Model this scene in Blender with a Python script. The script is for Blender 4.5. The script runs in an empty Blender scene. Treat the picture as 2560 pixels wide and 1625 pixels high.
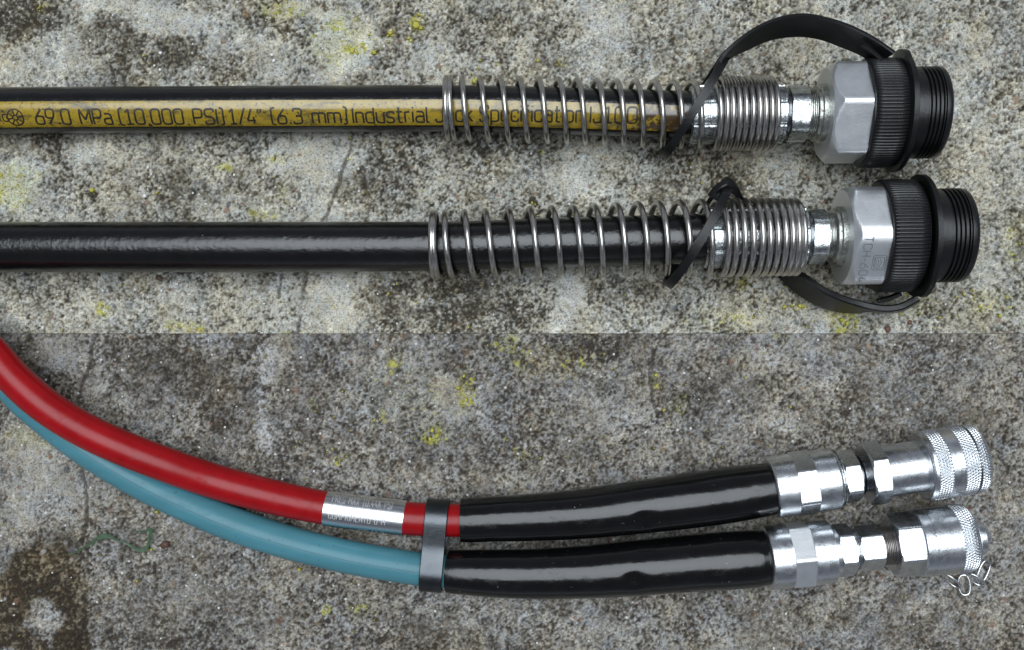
import bpy, math, random
import numpy as np
from mathutils import Vector

# ------------------------------------------------------------------ units
# All measures below are in "units" of 0.11 mm; U turns them into metres.
U = 1.1e-4
D = 2400.0                      # camera height over the paving, in units
CX, CY = 1280.0, 812.5          # ground point straight below the camera
rng = np.random.default_rng(7)
random.seed(7)
rad = math.radians
scene = bpy.context.scene
col = scene.collection

# ------------------------------------------------------------------ camera
cam = bpy.data.cameras.new("camera")
cam.sensor_width = 36.0
cam.lens = 36.0 * D / 2560.0
cam.clip_start = 0.005
cam.clip_end = 100.0
camo = bpy.data.objects.new("camera", cam)
camo.location = (0, 0, D * U)
col.objects.link(camo)
scene.camera = camo

# ------------------------------------------------------------------ light
SUN_EL, SUN_AZ = rad(81), rad(0)          # overcast zenith glow, a little towards +Y
world = bpy.data.worlds.new("World")
scene.world = world
world.use_nodes = True
wn = world.node_tree
bg = wn.nodes["Background"]
sky = wn.nodes.new("ShaderNodeTexSky")
sky.sky_type = 'NISHITA'
sky.sun_disc = False
sky.sun_elevation = SUN_EL
sky.sun_rotation = SUN_AZ
sky.air_density = 0.25
sky.dust_density = 0.5
sky.ozone_density = 0.3
hs = wn.nodes.new("ShaderNodeHueSaturation")          # overcast: the sky's blue greyed out
hs.inputs["Saturation"].default_value = 0.35
wn.links.new(sky.outputs[0], hs.inputs["Color"])
wn.links.new(hs.outputs[0], bg.inputs[0])
bg.inputs[1].default_value = 0.05
sl = bpy.data.lights.new("sun", 'SUN')
sl.energy = 1.5
sl.angle = rad(52)
sl.color = (0.87, 0.94, 1.0)
so = bpy.data.objects.new("sun", sl)
so.rotation_euler = (-(math.pi / 2 - SUN_EL), 0, 0)
so.location = (0, 0.1, 1)
col.objects.link(so)
scene.view_settings.view_transform = 'Standard'
scene.view_settings.look = 'None'
scene.view_settings.gamma = 1.0
scene.view_settings.exposure = 1.05
scene.render.engine = 'CYCLES'

# ------------------------------------------------------------------ helpers
def W(px, py, z=0.0):
    """a place seen at (px, py) of the photograph and z units over the paving -> units, origin under the camera"""
    k = (D - z) / D
    return np.array([(px - CX) * k, -(py - CY) * k, z])

def setp(o, label=None, cat=None, group=None, kind=None):
    if label: o["label"] = label
    if cat: o["category"] = cat
    if group: o["group"] = group
    if kind: o["kind"] = kind
    return o

class Thing:
    def __init__(self, name, base, label, cat, group=None):
        self.base = np.array(base, float)
        o = bpy.data.objects.new(name, None)
        o.empty_display_size = 0.01
        o.location = Vector(self.base * U)
        col.objects.link(o)
        setp(o, label, cat, group)
        self.o = o

def build(name, verts, faces, mat, parent=None, thing=None, sharp=20, mats=None, mat_idx=None):
    v = np.asarray(verts, float)
    if thing is not None:
        v = v - thing.base
    me = bpy.data.meshes.new(name)
    me.from_pydata((v * U).tolist(), [], [tuple(int(i) for i in f) for f in faces])
    me.validate()
    me.polygons.foreach_set("use_smooth", [True] * len(me.polygons))
    if sharp is not None:
        me.set_sharp_from_angle(angle=rad(sharp))
    for m in (mats or [mat]):
        me.materials.append(m)
    if mat_idx is not None:
        me.polygons.foreach_set("material_index", mat_idx)
    me.update()
    o = bpy.data.objects.new(name, me)
    col.objects.link(o)
    if parent is not None:
        o.parent = parent
    elif thing is not None:
        o.parent = thing.o
    return o

class MB:
    def __init__(self): self.v = []; self.f = []; self.n = 0
    def add(self, v, f):
        v = np.asarray(v, float)
        self.v.append(v)
        for q in f: self.f.append([i + self.n for i in q])
        self.n += len(v)
    def grid(self, P, closed_v=False, closed_u=False, flip=False):
        """P: nu x nv x 3"""
        nu, nv = P.shape[:2]
        f = []
        for i in range(nu if closed_u else nu - 1):
            i2 = (i + 1) % nu
            for j in range(nv if closed_v else nv - 1):
                j2 = (j + 1) % nv
                q = [i * nv + j, i * nv + j2, i2 * nv + j2, i2 * nv + j]
                f.append(q[::-1] if flip else q)
        self.add(P.reshape(-1, 3), f)
    def cap(self, ring, flip=False):
        n = len(ring)
        c = np.mean(ring, axis=0)
        f = [[i, (i + 1) % n, n] for i in range(n)]
        if flip: f = [q[::-1] for q in f]
        self.add(np.vstack([ring, c]), f)
    def out(self):
        return np.vstack(self.v), self.f
    def build(self, name, mat, **k):
        v, f = self.out()
        return build(name, v, f, mat, **k)

def catmull(pts, n=12):
    """smooth curve through the points, tangents weighted by spacing so that uneven rows do not overshoot"""
    p = np.asarray(pts, float)
    h = np.maximum(np.linalg.norm(np.diff(p[:, :3], axis=0), axis=1), 1e-6)
    v = np.diff(p, axis=0) / h[:, None]
    m = np.empty_like(p)
    m[0], m[-1] = v[0], v[-1]
    m[1:-1] = (v[:-1] * h[1:, None] + v[1:] * h[:-1, None]) / (h[1:] + h[:-1])[:, None]
    out = []
    for i in range(len(p) - 1):
        for k in range(n):
            t = k / n
            t2, t3 = t * t, t * t * t
            out.append((2 * t3 - 3 * t2 + 1) * p[i] + (t3 - 2 * t2 + t) * h[i] * m[i] + (-2 * t3 + 3 * t2) * p[i + 1] + (t3 - t2) * h[i] * m[i + 1])
    out.append(p[-1])
    return np.array(out)

def unit(v):
    return v / np.linalg.norm(v, axis=-1, keepdims=True)

def frames(path):
    t = unit(np.gradient(path, axis=0))
    up = np.array([0, 0, 1.0])
    side = unit(np.cross(t, up))            # towards the bottom of the photograph when t points right
    u = np.cross(side, t)
    return t, u, side

class Tube:
    """a hose along a path of (px, py, z, r) rows (as seen), smoothed"""
    def __init__(self, rows, n=14, real=False):
        rows = np.asarray(rows, float)
        P = np.array([np.append(W(a, b, z), r * (D - z) / D) for a, b, z, r in rows])
        P = catmull(P, n)
        self.p, self.r = P[:, :3], P[:, 3]
        self.t, self.u, self.s = frames(self.p)
    def ring(self, i, th, dr=0.0):
        th = np.asarray(th)
        r = (self.r[i] + dr)
        return self.p[i] + (np.cos(th)[:, None] * self.u[i] + np.sin(th)[:, None] * self.s[i]) * r
    def at(self, X, th, dr=0.0):
        """surface point by world X (units) and angle"""
        f = np.interp(X, self.p[:, 0], np.arange(len(self.p)))
        i = int(min(max(math.floor(f), 0), len(self.p) - 2)); k = f - i
        p = self.p[i] * (1 - k) + self.p[i + 1] * k
        u = unit(self.u[i] * (1 - k) + self.u[i + 1] * k)
        s = unit(self.s[i] * (1 - k) + self.s[i + 1] * k)
        r = self.r[i] * (1 - k) + self.r[i + 1] * k + dr
        return p + (math.cos(th) * u + math.sin(th) * s) * r
    def mesh(self, nseg=48, caps=True, i0=0, i1=None, dr=0.0):
        th = np.linspace(0, 2 * math.pi, nseg, endpoint=False)
        idx = range(i0, len(self.p) if i1 is None else i1)
        P = np.array([self.ring(i, th, dr) for i in idx])
        mb = MB()
        mb.grid(P, closed_v=True)
        if caps:
            mb.cap(P[0], flip=True); mb.cap(P[-1])
        return mb

class Axis:
    """a straight fitting axis given by two seen points with heights; stations are given by the seen x"""
    def __init__(self, a, b):
        self.a, self.b = W(*a), W(*b)
        self.d = unit(self.b - self.a)
        self.s = unit(np.cross(self.d, np.array([0, 0, 1.0])))
        self.u = np.cross(self.s, self.d)
    def dist(self, px):
        lo, hi = -3000.0, 6000.0
        for _ in range(50):
            m = (lo + hi) / 2
            p = self.a + self.d * m
            x = CX + p[0] * D / (D - p[2])
            if x < px: lo = m
            else: hi = m
        return (lo + hi) / 2
    def pt(self, px): return self.a + self.d * self.dist(px)
    def k(self, px): return (D - self.pt(px)[2]) / D
    def surf(self, s, r, th):
        th = np.asarray(th, float); r = np.broadcast_to(np.asarray(r, float), th.shape)
        return self.a + self.d * s + (np.cos(th) * r)[:, None] * self.u + (np.sin(th) * r)[:, None] * self.s
    def lathe(self, prof, nseg=64, rfun=None, caps=True):
        """prof: (px, r_seen) rows -> MB"""
        th = np.linspace(0, 2 * math.pi, nseg, endpoint=False)
        rows = []
        for px, r in prof:
            rr = r * self.k(px)
            rows.append(self.surf(self.dist(px), rr * (rfun(th, px) if rfun else 1.0), th))
        mb = MB(); P = np.array(rows)
        mb.grid(P, closed_v=True)
        if caps:
            mb.cap(P[0], flip=True); mb.cap(P[-1])
        return mb
    def hexa(self, x0, x1, rc, rot, ch0=0.07, ch1=0.07, corner=0.985, slope=1.75):
        """hexagon nut from x0 to x1 with turned (chamfered) ends; rot = angle of one corner, degrees"""
        th = []
        for c in range(6):
            for k in np.concatenate([[0.0, 0.03], np.linspace(0.08, 0.92, 9), [0.97]]):
                th.append(rad(rot) + (c + k) * math.pi / 3)
        th = np.array(th)
        ap = rc * math.cos(math.pi / 6)
        loc = np.mod(th - rad(rot), math.pi / 3) - math.pi / 6
        rh = np.minimum(ap / np.cos(loc), rc * corner)
        L = x1 - x0
        rows = []
        def lim(d, ch):          # the turned cone at distance d from the end
            return rc * (1 - ch) + d * slope
        zs = sorted(set(v for v in [0, .5, 1, 2, 3, 4.5, 6, 8, 10, 12, 14, 16, 18, 20, 23, 26] if v < L * 0.45))
        st = [x0 + z for z in zs] + [x0 + L * .5] + [x1 - z for z in zs[::-1]]
        for px in st:
            d0, d1 = px - x0, x1 - px
            r = np.minimum(rh, np.minimum(lim(d0, ch0), lim(d1, ch1)))
            rows.append(self.surf(self.dist(px), r * self.k(px), th))
        mb = MB(); P = np.array(rows)
        mb.grid(P, closed_v=True)
        mb.cap(P[0], flip=True); mb.cap(P[-1])
        return mb

# ------------------------------------------------------------------ stroke lettering
GL = {
 '0': (.5, [[(0,0),(.5,0),(.5,1),(0,1),'c']]), 'O': (.52, [[(0,0),(.52,0),(.52,1),(0,1),'c']]),
 'C': (.5, [[(.5,.72),(.5,1),(0,1),(0,0),(.5,0),(.5,.28)]]),
 'G': (.52, [[(.5,.75),(.5,1),(0,1),(0,0),(.5,0),(.5,.5),(.28,.5)]]),
 '6': (.5, [[(.4,1),(0,.42),(0,0),(.5,0),(.5,.56),(.06,.56)]]),
 '9': (.5, [[(.1,0),(.5,.58),(.5,1),(0,1),(0,.44),(.44,.44)]]),
 '.': (.12, [[(.06,-.01),(.06,.13)]]), ',': (.1, [[(.08,.06),(.02,-.16)]]), '-': (.3, [[(0,.45),(.3,.45)]]),
 'M': (.64, [[(0,0),(0,1)], [(0,1),(.32,.32)], [(.32,.32),(.64,1)], [(.64,1),(.64,0)]]),
 'P': (.5, [[(0,0),(0,1)], [(0,1),(.5,1),(.5,.45),(0,.45)]]),
 'R': (.5, [[(0,0),(0,1)], [(0,1),(.5,1),(.5,.5),(0,.5)], [(.25,.5),(.52,0)]]),
 'a': (.45, [[(.05,.72),(.45,.72),(.45,0)], [(.45,.42),(0,.42),(0,0),(.45,0)]]),
 '(': (.2, [[(.2,1.08),(0,1.02),(0,-.02),(.2,-.1)]]), ')': (.2, [[(0,1.08),(.2,1.02),(.2,-.02),(0,-.1)]]),
 '1': (.4, [[(0,.8),(.2,1)], [(.2,1),(.2,0)], [(0,0),(.4,0)]]),
 'S': (.5, [[(.5,.8),(.5,1),(0,1),(0,.53),(.5,.47),(.5,0),(0,0),(0,.2)]]),
 'I': (.02, [[(.01,0),(.01,1)]]), '/': (.4, [[(0,-.06),(.4,1.06)]]),
 '4': (.5, [[(.38,0),(.38,.5)], [(.26,1),(0,.25)], [(0,.25),(.5,.25)]]),
 '"': (.2, [[(.02,1),(0,.76)], [(.2,1),(.16,.76)]]),
 '3': (.5, [[(0,.82),(0,1),(.48,1),(.48,.54),(.15,.54)], [(.15,.54),(.5,.54),(.5,0),(0,0),(0,.18)]]),
 '5': (.5, [[(.46,1),(.04,1)], [(.04,1),(.02,.55)], [(.02,.55),(.5,.6),(.5,0),(0,0),(0,.18)]]),
 '7': (.5, [[(0,1),(.5,1)], [(.5,1),(.15,0)]]), '8': (.5, [[(0,0),(.5,0),(.5,.52),(0,.52),'c'], [(.03,.52),(.47,.52),(.47,1),(.03,1),'c']]),
 'm': (.76, [[(0,0),(0,.72)], [(0,.7),(.38,.72),(.38,0)], [(.38,.7),(.76,.72),(.76,0)]]),
 'n': (.42, [[(0,0),(0,.72)], [(0,.7),(.42,.72),(.42,0)]]),
 'd': (.44, [[(.44,1),(.44,0)], [(.44,0),(0,0),(0,.72),(.44,.72)]]),
 'u': (.43, [[(0,.72),(0,0),(.43,0)], [(.43,.72),(.43,0)]]),
 's': (.4, [[(.4,.58),(.4,.72),(0,.72),(0,.38),(.4,.34),(.4,0),(0,0),(0,.14)]]),
 't': (.32, [[(.12,1),(.12,0),(.32,0)], [(0,.72),(.32,.72)]]),
 'r': (.27, [[(0,0),(0,.72)], [(0,.68),(.27,.72)]]), 'i': (.02, [[(.01,0),(.01,.72)], [(.01,.92),(.01,1)]]),
 'l': (.12, [[(0,1),(0,0),(.12,0)]]), 'J': (.42, [[(.42,1),(.42,0),(0,0),(0,.25)]]),
 'c': (.4, [[(.4,.52),(.4,.72),(0,.72),(0,0),(.4,0),(.4,.2)]]),
 'k': (.42, [[(0,0),(0,1)], [(.4,.72),(.02,.3)], [(.15,.42),(.42,0)]]),
 'p': (.44, [[(0,-.28),(0,.72)], [(0,.72),(.44,.72),(.44,0),(0,0)]]),
 'e': (.44, [[(0,.38),(.44,.38),(.44,.72),(0,.72),(0,0),(.42,0),(.42,.12)]]),
 'f': (.3, [[(.3,1),(.12,1),(.12,0)], [(0,.72),(.3,.72)]]), 'o': (.44, [[(0,0),(.44,0),(.44,.72),(0,.72),'c']]),
 'X': (.5, [[(0,0),(.5,1)], [(0,1),(.5,0)]]), 'A': (.52, [[(0,0),(.26,1)], [(.26,1),(.52,0)], [(.1,.35),(.42,.35)]]),
 'E': (.44, [[(.44,1),(0,1)], [(0,1),(0,0)], [(0,0),(.44,0)], [(0,.52),(.38,.52)]]),
 'K': (.5, [[(0,0),(0,1)], [(.5,1),(.02,.45)], [(.16,.6),(.5,0)]]),
 'N': (.52, [[(0,0),(0,1)], [(0,1),(.52,0)], [(.52,0),(.52,1)]]), 'T': (.5, [[(0,1),(.5,1)], [(.25,1),(.25,0)]]),
 'H': (.5, [[(0,0),(0,1)], [(.5,0),(.5,1)], [(0,.5),(.5,.5)]]), ' ': (.3, []),
}
def rounded(pl, r=.2):
    closed = pl[-1] == 'c'
    p = [np.array(q, float) for q in (pl[:-1] if closed else pl)]
    n = len(p); out = []
    for i in range(n):
        if not closed and i in (0, n - 1):
            out.append(p[i]); continue
        a, b, c = p[i - 1], p[i], p[(i + 1) % n]
        la, lc = np.linalg.norm(a - b), np.linalg.norm(c - b)
        rr = min(r, la * .48, lc * .48)
        q0, q1 = b + (a - b) / la * rr, b + (c - b) / lc * rr
        for t in np.linspace(0, 1, 5):
            out.append((1 - t) ** 2 * q0 + 2 * t * (1 - t) * b + t * t * q1)
    if closed: out.append(out[0])
    return out
def text_strokes(txt, x0, x1, h, gap=.16, rnd=.2):
    """strokes in seen units: x from x0 to x1, y up from the baseline"""
    w = sum(GL[c][0] for c in txt) + gap * (len(txt) - 1)
    k = (x1 - x0) / w
    out = []; x = 0
    for c in txt:
        gw, pls = GL[c]
        for pl in pls:
            q = rounded(pl, rnd) if len(pl) > 2 else [np.array(v, float) for v in pl]
            out.append(np.array([(x0 + (x + a[0]) * k, a[1] * h) for a in q]))
        x += gw + gap
    return out
def ribbon(mb, pl, width, fmap, step=3.0):
    pts = [pl[0]]
    for a, b in zip(pl[:-1], pl[1:]):
        n = max(1, int(np.linalg.norm(b - a) / step))
        for k in range(1, n + 1): pts.append(a + (b - a) * k / n)
    pts = np.array(pts)
    keep = [0] + [i for i in range(1, len(pts)) if np.linalg.norm(pts[i] - pts[i - 1]) > 1e-6]
    pts = pts[keep]
    if len(pts) < 2: return
    t = unit(np.gradient(pts, axis=0)); nrm = np.stack([-t[:, 1], t[:, 0]], 1) * width / 2
    L = [fmap(*q) for q in pts + nrm]; R = [fmap(*q) for q in pts - nrm]
    mb.grid(np.stack([np.array(R), np.array(L)], 1))

# ------------------------------------------------------------------ materials
def nodes(name):
    m = bpy.data.materials.new(name); m.use_nodes = True
    nt = m.node_tree
    return m, nt, nt.nodes["Principled BSDF"]
def N(nt, typ, **k):
    n = nt.nodes.new(typ)
    for a, b in k.items(): setattr(n, a, b)
    return n
def noise(nt, feat, detail=4, rough=.6, vec=None, stretch=None):
    tc = N(nt, "ShaderNodeTexCoord")
    src = tc.outputs["Object"]
    if stretch:
        mp = N(nt, "ShaderNodeMapping"); mp.inputs["Scale"].default_value = stretch
        nt.links.new(src, mp.inputs[0]); src = mp.outputs[0]
    n = N(nt, "ShaderNodeTexNoise")
    n.inputs["Scale"].default_value = 1 / (feat * U)
    n.inputs["Detail"].default_value = detail
    n.inputs["Roughness"].default_value = rough
    nt.links.new(src, n.inputs["Vector"])
    return n.outputs["Fac"]
def ramp(nt, src, stops):
    r = N(nt, "ShaderNodeValToRGB")
    el = r.color_ramp.elements
    while len(el) < len(stops): el.new(.5)
    for e, (p, c) in zip(el, stops):
        e.position = p; e.color = (*c, 1) if len(c) == 3 else c
    nt.links.new(src, r.inputs[0])
    return r.outputs[0]
def bump(nt, bs, src, dist, strength=1.0):
    b = N(nt, "ShaderNodeBump")
    b.inputs["Distance"].default_value = dist * U
    b.inputs["Strength"].default_value = strength
    nt.links.new(src, b.inputs["Height"])
    if bs.inputs["Normal"].is_linked:
        nt.links.new(bs.inputs["Normal"].links[0].from_socket, b.inputs["Normal"])
    nt.links.new(b.outputs[0], bs.inputs["Normal"])
def mixc(nt, fac, a, b):
    m = N(nt, "ShaderNodeMix", data_type='RGBA')
    nt.links.new(fac, m.inputs[0])
    for s, v in ((m.inputs[6], a), (m.inputs[7], b)):
        if isinstance(v, tuple): s.default_value = (*v, 1)
        else: nt.links.new(v, s)
    return m.outputs[2]

def metal(name, c0, c1, rough, feat=40, bumpfeat=5, bumpd=.25, rvar=.12, dirt=None, metallic=1.0, stretch=None):
    m, nt, bs = nodes(name)
    f = noise(nt, feat, 6, .65, stretch=stretch)
    c = ramp(nt, f, [(.3, c0), (.7, c1)])
    if dirt:
        d = noise(nt, dirt[1], 6, .7)
        k = ramp(nt, d, [(dirt[2], (0, 0, 0)), (dirt[2] + .12, (1, 1, 1))])
        c = mixc(nt, k, c, dirt[0])
        mm = N(nt, "ShaderNodeMapRange"); mm.inputs[3].default_value = metallic; mm.inputs[4].default_value = .15
        nt.links.new(k, mm.inputs[0]); nt.links.new(mm.outputs[0], bs.inputs["Metallic"])
    else:
        bs.inputs["Metallic"].default_value = metallic
    nt.links.new(c, bs.inputs["Base Color"])
    r = N(nt, "ShaderNodeMapRange"); r.inputs[3].default_value = rough - rvar; r.inputs[4].default_value = rough + rvar
    nt.links.new(noise(nt, feat * .5, 5), r.inputs[0]); nt.links.new(r.outputs[0], bs.inputs["Roughness"])
    bump(nt, bs, noise(nt, bumpfeat, 3), bumpd)
    return m
def plastic(name, c, rough, bumpfeat=9, bumpd=.5, speck=None, var=.25, bumpfeat2=None, bumpd2=0, stretch=None, spec=.5):
    m, nt, bs = nodes(name)
    lo = tuple(v * (1 - var) for v in c); hi = tuple(min(1, v * (1 + var)) for v in c)
    cc = ramp(nt, noise(nt, 60, 6, .65, stretch=stretch), [(.3, lo), (.7, hi)])
    if speck:
        k = ramp(nt, noise(nt, speck[1], 2, .5), [(speck[2], (0, 0, 0)), (speck[2] + .03, (1, 1, 1))])
        cc = mixc(nt, k, cc, speck[0])
    nt.links.new(cc, bs.inputs["Base Color"])
    r = N(nt, "ShaderNodeMapRange"); r.inputs[3].default_value = rough - .06; r.inputs[4].default_value = rough + .1
    nt.links.new(noise(nt, 30, 5), r.inputs[0]); nt.links.new(r.outputs[0], bs.inputs["Roughness"])
    bs.inputs["Specular IOR Level"].default_value = spec
    bump(nt, bs, noise(nt, bumpfeat, 3), bumpd)
    if bumpfeat2: bump(nt, bs, noise(nt, bumpfeat2, 2), bumpd2)
    return m

M_RUBBER = plastic("black_rubber", (.0045, .0047, .005), .20, 9, .8, speck=((.2, .19, .17), 9, .77), bumpfeat2=40, bumpd2=1.0, spec=.6)
M_SLEEVE = plastic("black_sleeve", (.004, .0042, .0045), .15, 14, .22, speck=((.16, .16, .16), 7, .745), bumpfeat2=90, bumpd2=2.2)
def scuff(m, feat, thr, rough):
    nt = m.node_tree; bs = nt.nodes["Principled BSDF"]
    old = bs.inputs["Roughness"].links[0].from_socket
    k = ramp(nt, noise(nt, feat, 7, .75, stretch=(.5, 1, 1)), [(thr, (0, 0, 0)), (thr + .09, (1, 1, 1))])
    mx = N(nt, "ShaderNodeMix", data_type='FLOAT')
    nt.links.new(k, mx.inputs[0]); nt.links.new(old, mx.inputs[2]); mx.inputs[3].default_value = rough
    nt.links.new(mx.outputs[0], bs.inputs["Roughness"])
scuff(M_SLEEVE, 45, .56, .34); scuff(M_RUBBER, 40, .66, .32)
M_CAP = plastic("black_nylon", (.007, .0072, .008), .32, 7, .3, spec=.42, bumpfeat2=30, bumpd2=.5)
M_STRAP = plastic("black_strap", (.007, .0072, .0078), .36, 8, .35, spec=.36, bumpfeat2=30, bumpd2=.6)
M_RED = plastic("red_hose", (.31, .0038, .0065), .30, 12, .14, spec=.32, var=.14, speck=((.05, .01, .01), 9, .74), bumpfeat2=60, bumpd2=.6)
M_BLUE = plastic("blue_hose", (.072, .225, .275), .33, 12, .18, spec=.32, var=.16, speck=((.02, .06, .08), 8, .73), bumpfeat2=60, bumpd2=.6, stretch=(.15, 1, 1))
scuff(M_RED, 50, .55, .5); scuff(M_BLUE, 50, .55, .5)
M_WIRE = metal("spring_wire", (.42, .41, .39), (.62, .60, .57), .30, feat=26, bumpfeat=6, bumpd=.25)
M_ZINC = metal("zinc_plate", (.78, .80, .82), (.93, .95, .96), .46, feat=60, bumpfeat=4.5, bumpd=.34, rvar=.05)
M_ZINC2 = metal("polished_zinc", (.56, .59, .61), (.80, .82, .85), .29, feat=30, bumpfeat=5, bumpd=.3, rvar=.11, dirt=((.14, .135, .125), 20, .63))
M_CRIMP = metal("crimped_steel", (.36, .39, .40), (.66, .69, .69), .28, feat=18, bumpfeat=12, bumpd=1.5, dirt=((.085, .08, .07), 15, .56))
M_GREASE = metal("dirty_steel", (.30, .31, .28), (.58, .60, .56), .34, feat=16, bumpfeat=7, bumpd=.8, dirt=((.12, .10, .075), 14, .52))
M_DARKMETAL = metal("dark_steel", (.10, .11, .12), (.22, .23, .24), .3, feat=18, bumpfeat=10, bumpd=.7)
M_RUST = metal("worn_thread", (.30, .275, .26), (.46, .43, .41), .40, feat=14, bumpfeat=6, bumpd=.5)
M_TAG = metal("steel_tag", (.66, .67, .69), (.76, .77, .79), .27, feat=50, bumpfeat=6, bumpd=.05, rvar=.05, stretch=(.1, 1, 1))
M_CLIP = metal("dull_band", (.065, .071, .078), (.10, .107, .116), .36, feat=40, bumpfeat=6, bumpd=.3, rvar=.06)
M_ETCH = metal("etched_mark", (.62, .62, .62), (.72, .72, .72), .65, feat=12, bumpfeat=4, bumpd=.1)
M_STAMP = metal("stamped_mark", (.42, .44, .46), (.56, .58, .60), .5, feat=12, bumpfeat=4, bumpd=.1)
M_CHAIN = metal("bright_chain", (.58, .59, .60), (.74, .75, .76), .28, feat=12, bumpfeat=5, bumpd=.1)

def yellow_stripe_material():
    m, nt, bs = nodes("yellow_stripe")
    base = ramp(nt, noise(nt, 70, 5, .6), [(.3, (.29, .195, .012)), (.7, (.40, .275, .024))])
    k = ramp(nt, noise(nt, 26, 7, .75, stretch=(.45, 1, 1)), [(.50, (0, 0, 0)), (.64, (1, 1, 1))])
    c = mixc(nt, k, base, (.10, .075, .022))
    k2 = ramp(nt, noise(nt, 9, 4, .7), [(.57, (0, 0, 0)), (.67, (1, 1, 1))])
    c = mixc(nt, k2, c, (.035, .03, .018))
    # wear gets heavier under the spring: object X runs along the hose
    tc = N(nt, "ShaderNodeTexCoord"); sx = N(nt, "ShaderNodeSeparateXYZ")
    nt.links.new(tc.outputs["Object"], sx.inputs[0])
    mr = N(nt, "ShaderNodeMapRange"); mr.inputs[1].default_value = 150 * U; mr.inputs[2].default_value = 430 * U
    nt.links.new(sx.outputs[0], mr.inputs[0])
    ad = N(nt, "ShaderNodeMath", operation='MULTIPLY_ADD'); ad.inputs[1].default_value = .36
    nt.links.new(mr.outputs[0], ad.inputs[0]); nt.links.new(noise(nt, 22, 7, .7), ad.inputs[2])
    k3 = ramp(nt, ad.outputs[0], [(.66, (0, 0, 0)), (.74, (1, 1, 1))])
    c = mixc(nt, k3, c, (.06, .035, .015))
    nt.links.new(c, bs.inputs["Base Color"])
    r = N(nt, "ShaderNodeMapRange"); r.inputs[3].default_value = .14; r.inputs[4].default_value = .26
    nt.links.new(noise(nt, 20, 4), r.inputs[0]); nt.links.new(r.outputs[0], bs.inputs["Roughness"])
    bs.inputs["Specular IOR Level"].default_value = .8
    bump(nt, bs, noise(nt, 12, 3), .22)
    return m
M_YELLOW = yellow_stripe_material()
def ink_material():
    m, nt, bs = nodes("black_ink")
    bs.inputs["Roughness"].default_value = .4
    k = ramp(nt, noise(nt, 8, 5, .7), [(.30, (.018, .016, .01)), (.72, (.03, .025, .014)), (.80, (.3, .2, .03))])
    nt.links.new(k, bs.inputs["Base Color"])
    return m
M_INK = ink_material()

# ------------------------------------------------------------------ the paving
def vnoise(x, y, feat, seed):
    """smooth value noise, -1..1"""
    r = np.random.default_rng(seed)
    T = 256
    tab = r.random((T, T))
    fx, fy = x / feat, y / feat
    ix, iy = np.floor(fx).astype(int), np.floor(fy).astype(int)
    tx, ty = fx - ix, fy - iy
    tx = tx * tx * tx * (tx * (tx * 6 - 15) + 10); ty = ty * ty * ty * (ty * (ty * 6 - 15) + 10)
    a = tab[iy % T, ix % T]; b = tab[iy % T, (ix + 1) % T]
    c = tab[(iy + 1) % T, ix % T]; d = tab[(iy + 1) % T, (ix + 1) % T]
    return ((a * (1 - tx) + b * tx) * (1 - ty) + (c * (1 - tx) + d * tx) * ty) * 2 - 1
def fbm(x, y, feat, seed, octs=4, g=.55):
    s = 0; a = 1; tot = 0
    for k in range(octs):
        th = .7 + k * 1.3
        xr, yr = x * math.cos(th) - y * math.sin(th), x * math.sin(th) + y * math.cos(th)
        s = s + a * vnoise(xr, yr, feat, seed + k * 13); tot += a
        a *= g; feat *= .5
    return s / tot
def sstep(a, b, x):
    t = np.clip((x - a) / (b - a), 0, 1)
    return t * t * (3 - 2 * t)
def seglen(x, y, pl):
    d = np.full(x.shape, 1e9)
    for (ax, ay), (bx, by) in zip(pl[:-1], pl[1:]):
        vx, vy = bx - ax, by - ay
        t = np.clip(((x - ax) * vx + (y - ay) * vy) / (vx * vx + vy * vy), 0, 1)
        d = np.minimum(d, np.hypot(x - ax - t * vx, y - ay - t * vy))
    return d

SEAM = 834.0
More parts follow.
